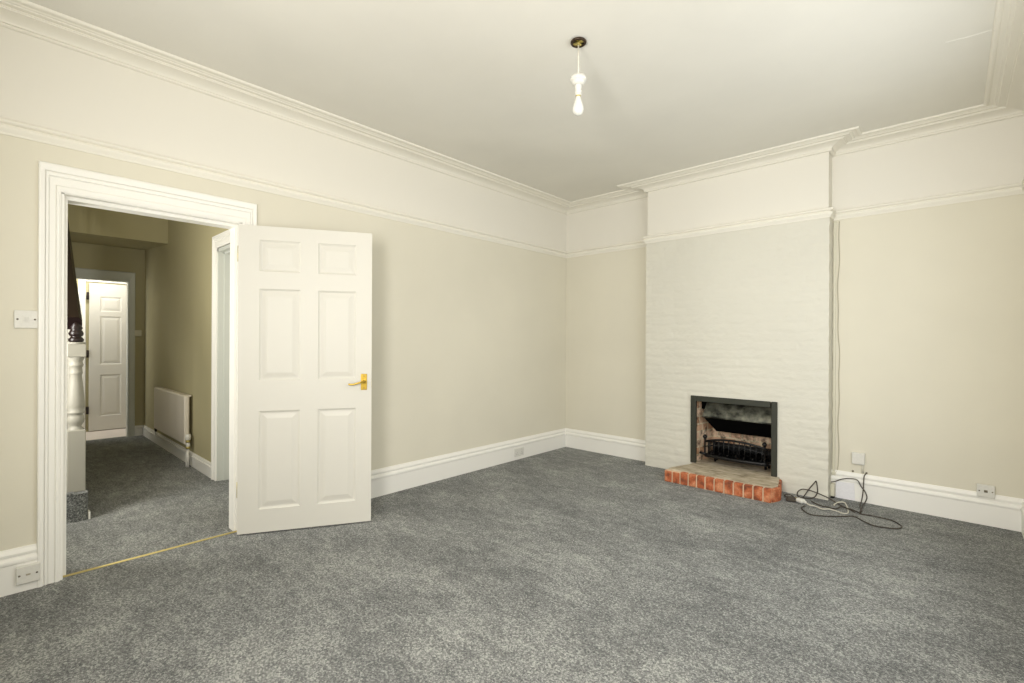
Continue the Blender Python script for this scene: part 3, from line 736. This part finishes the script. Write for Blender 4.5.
struct('wall_hall_spare', MB().box(-1.5, -.4, HY+.15, HY+.18, 0, 2.1), M['hallwall'])
# doorway at the hall end
struct('trim_7', architrave(MB(), (E0, E1), EZ, .066, .118, x0=HX, steps=False), M['lining'])
m = MB().box(HX-.10, HX+.003, E0-.001, E0+.022, 0, EZ).box(HX-.10, HX+.003, E1-.006, E1+.001, 0, EZ).box(HX-.10, HX+.003, E0, E1, EZ-.006, EZ+.001)
struct('trim_8', m, M['lining'])
# lobby behind
m = MB().box(LX-.12, LX-.045, -4.75, -2.6, 0, 2.5)
struct('wall_lobby_back', m, M['hallwall'])
m = MB().box(LX-.1, HX-.1, -2.65, -2.6, 0, 2.5).box(LX-.1, HX-.1, -4.68, -4.60, 0, .6).box(LX-.1, HX-.1, -4.68, -4.60, 2.1, 2.5).box(LX-.1, -5.0, -4.68, -4.60, .6, 2.1).box(-4.54, HX-.1, -4.68, -4.60, .6, 2.1)
m.box(HX-.10, HX-.02, HY+.02, -2.6, 0, 2.5)
struct('wall_lobby_side', m, M['gloss'])
struct('ceiling_lobby', MB().box(LX-.1, HX-.10, -4.75, -2.6, 2.45, 2.5), M['ceiling'])
struct('trim_9', architrave(MB(), (-3.735, -2.93), 2.005, .075, .09, x0=LX-.040, steps=True), M['gloss'])
# white six panel door of the lobby, front face to the hall
d3 = struct('door_3', leaf_mb(.76, 1.975, .036, [(.110, .335), (.425, .650)], [(.187, .748), (.885, 1.535), (1.60, 1.80)]), M['doorpaint'], local=True, recalc=False)
d3.location = (LX, -3.702, .010); d3.rotation_euler = (0, 0, PI/2)
d3['label'] = 'white six panel door in the bright lobby beyond the hall'
for z in (.28, 1.03, 1.80):
    h3 = obj('hinge', MB().box(-.030, -.002, -.008, .002, z-.048, z+.048, bev=.002).lathe(-.016, -.008, [(.007, z-.05), (.007, z+.05)], 10), M['darkhinge'], d3, local=True)
    h3['label'] = 'dark metal butt hinge'
tag(obj('thermostat', MB().box(HX, HX+.030, -3.345, -3.275, 1.275, 1.355, bev=.004).box(HX+.030, HX+.034, -3.325, -3.295, 1.30, 1.33, bev=.001), M['cream_plastic'], origin=(HX, -3.31, 1.315)), 'small cream control box on the hall end wall beside the architrave', 'thermostat')

# radiator
rd = thing('radiator', 'white flat panel radiator on the hall side wall', 'radiator', (-2.71, HY-.06, .22))
rx0, rx1, rz0, rz1, ry = -3.395, -2.110, .215, .688, -3.318
obj('panel', MB().box(rx0, rx1, ry, ry+.045, rz0, rz1, bev=.010), M['radiator'], rd)
obj('top_grille', MB().box(rx0+.01, rx1-.01, ry+.006, ry+.062, rz1-.012, rz1+.004, bev=.003), M['radiator'], rd)
for x in (rx0+.2, rx1-.2): obj('wall_bracket', MB().box(x-.015, x+.015, ry+.045, HY, .30, .62), M['radiator'], rd)
vb = obj('valve', MB().lathe(rx1+.030, ry+.025, [(.010, .16), (.012, .20), (.018, .205), (.018, .235), (.011, .24), (.011, .265), (.024, .268), (.026, .30), (.022, .318), (.010, .322)], 16).tube([(rx1-.005, ry+.025, .222), (rx1+.03, ry+.025, .222)], .010, 10), M['plastic'], rd)
for z0_ in (.240, .180): obj('valve_collar', MB().lathe(rx1+.030, ry+.025, [(.0195, z0_), (.0195, z0_+.022)], 12), M['brassdull'], vb)
obj('valve', MB().lathe(rx0-.025, ry+.025, [(.010, .17), (.014, .21), (.014, .25), (.008, .26)], 14).tube([(rx0+.005, ry+.025, .235), (rx0-.025, ry+.025, .235)], .009, 8), M['darkhinge'], rd)
obj('pipe', MB().tube([(rx1+.030, ry+.025, .17), (rx1+.030, ry+.025, .002)], .011, 10), M['plastic'], rd)
obj('pipe', MB().tube(curve([(rx0-.025, ry+.025, .18), (rx0-.02, ry+.026, .13), (rx0+.05, ry+.03, .125), (rx0+.6, ry+.03, .15), (rx1-.35, ry+.03, .145), (rx1-.10, ry+.03, .14), (rx1-.03, ry+.028, .13), (rx1-.01, ry+.022, .10), (rx1-.01, ry+.022, .0)], 5), .008, 8), M['plastic'], rd)

# staircase rising away along the left of the hall
stw = thing('staircase', 'carpeted staircase with dark handrail rising on left of hall', 'staircase', (-1.9, -4.6, 0))
m = MB()
rise, go = .195, .255
sx0 = -1.0
nst = 8
prof = []
for k in range(nst): prof += [(sx0-k*go, k*rise), (sx0-k*go, (k+1)*rise)]
prof += [(sx0-nst*go, nst*rise), (sx0-nst*go, 0)]
n = len(prof)
m.add([(x, y, z) for y in (-5.09, -4.200) for x, z in prof], [tuple(range(n))]+[tuple(range(n, 2*n))[::-1]]+[(i, (i+1) % n, n+(i+1) % n, n+i) for i in range(n)])
obj('carpeted_steps', m, M['carpet'], stw)
# curtail step under the newel
obj('bottom_step', MB().prism([(-1.25, -4.205), (-1.25, -4.128), (-1.02, -4.128), (-.992, -4.135), (-.985, -4.16), (-.985, -4.205)], 0, .187), M['carpet'], stw)
m = MB(); ys0, ys1 = -4.198, -4.170
m.add([(x, y, z) for y in (ys0, ys1) for x, z in ((-1.09, 0), (-1.09, .42), (-3.04, 1.90), (-3.04, 0))], [(0, 1, 2, 3), (7, 6, 5, 4), (0, 4, 5, 1), (1, 5, 6, 2), (2, 6, 7, 3), (3, 7, 4, 0)])
obj('string_board', m, M['newel'], stw)
obj('step_edge_trim', MB().box(-1.05, -.995, -4.128, -4.118, .0, .05), M['gloss'], stw)
ncx, ncy = -1.095, -4.186
def sq(mb, h, z0, z1): return mb.box(ncx-h, ncx+h, ncy-h, ncy+h, z0, z1, bev=.004)
nw = MB(); sq(nw, .048, .187, .610); sq(nw, .049, 1.110, 1.200)
nw.lathe(ncx, ncy, [(.046, .600), (.040, .618), (.030, .630), (.032, .640), (.044, .660), (.046, .680), (.043, .700), (.036, .716), (.046, .722), (.047, .734), (.040, .740), (.046, .765), (.047, .79), (.043, .85), (.036, .93), (.031, .985), (.034, .992), (.037, 1.0), (.034, 1.008), (.032, 1.04), (.038, 1.046), (.040, 1.058), (.036, 1.066), (.034, 1.08), (.044, 1.10), (.044, 1.112)], 28)
nw.lathe(ncx, ncy, [(.050, 1.198), (.052, 1.206), (.046, 1.212)], 28)
obj('newel_post', nw, M['newel'], stw)
obj('finial', MB().lathe(ncx, ncy, [(.030, 1.210), (.040, 1.218), (.042, 1.232), (.032, 1.244), (.026, 1.250), (.036, 1.258), (.040, 1.272), (.034, 1.288), (.028, 1.296), (.034, 1.304), (.034, 1.312), (.024, 1.330), (.020, 1.37)], 24), M['darkwood'], stw)
hr0, hr1 = Vector((-1.08, -4.205, 1.34)), Vector((-3.02, -4.165, 2.74))
m = MB(); d_ = (hr1-hr0).normalized(); up = Vector((0, 0, 1)); sd = d_.cross(up).normalized(); vn = sd.cross(d_)
prf = [(-.045, -.05), (.045, -.05), (.049, -.01), (.047, .03), (.030, .05), (-.030, .05), (-.047, .03), (-.049, -.01)]
m.add([tuple(q+sd*a+vn*b) for q in (hr0, hr1) for a, b in prf], [tuple(range(8)), tuple(range(8, 16))[::-1]]+[(i, (i+1) % 8, 8+(i+1) % 8, 8+i) for i in range(8)])
obj('handrail', m, M['darkwood'], stw)
for k in range(12):
    x = -1.24-k*.15; zf = .42+(-1.09-x)*(1.48/1.95)-.02; zt = 1.33+(-1.06-x)*(1.39/1.96)-.05
    obj('baluster', MB().lathe(x, -4.205, [(.013, zf), (.013, zf+.1), (.009, zf+.12), (.016, zf+.3), (.010, zt-.15), (.013, zt-.1), (.013, zt)], 10), M['newel'], stw)
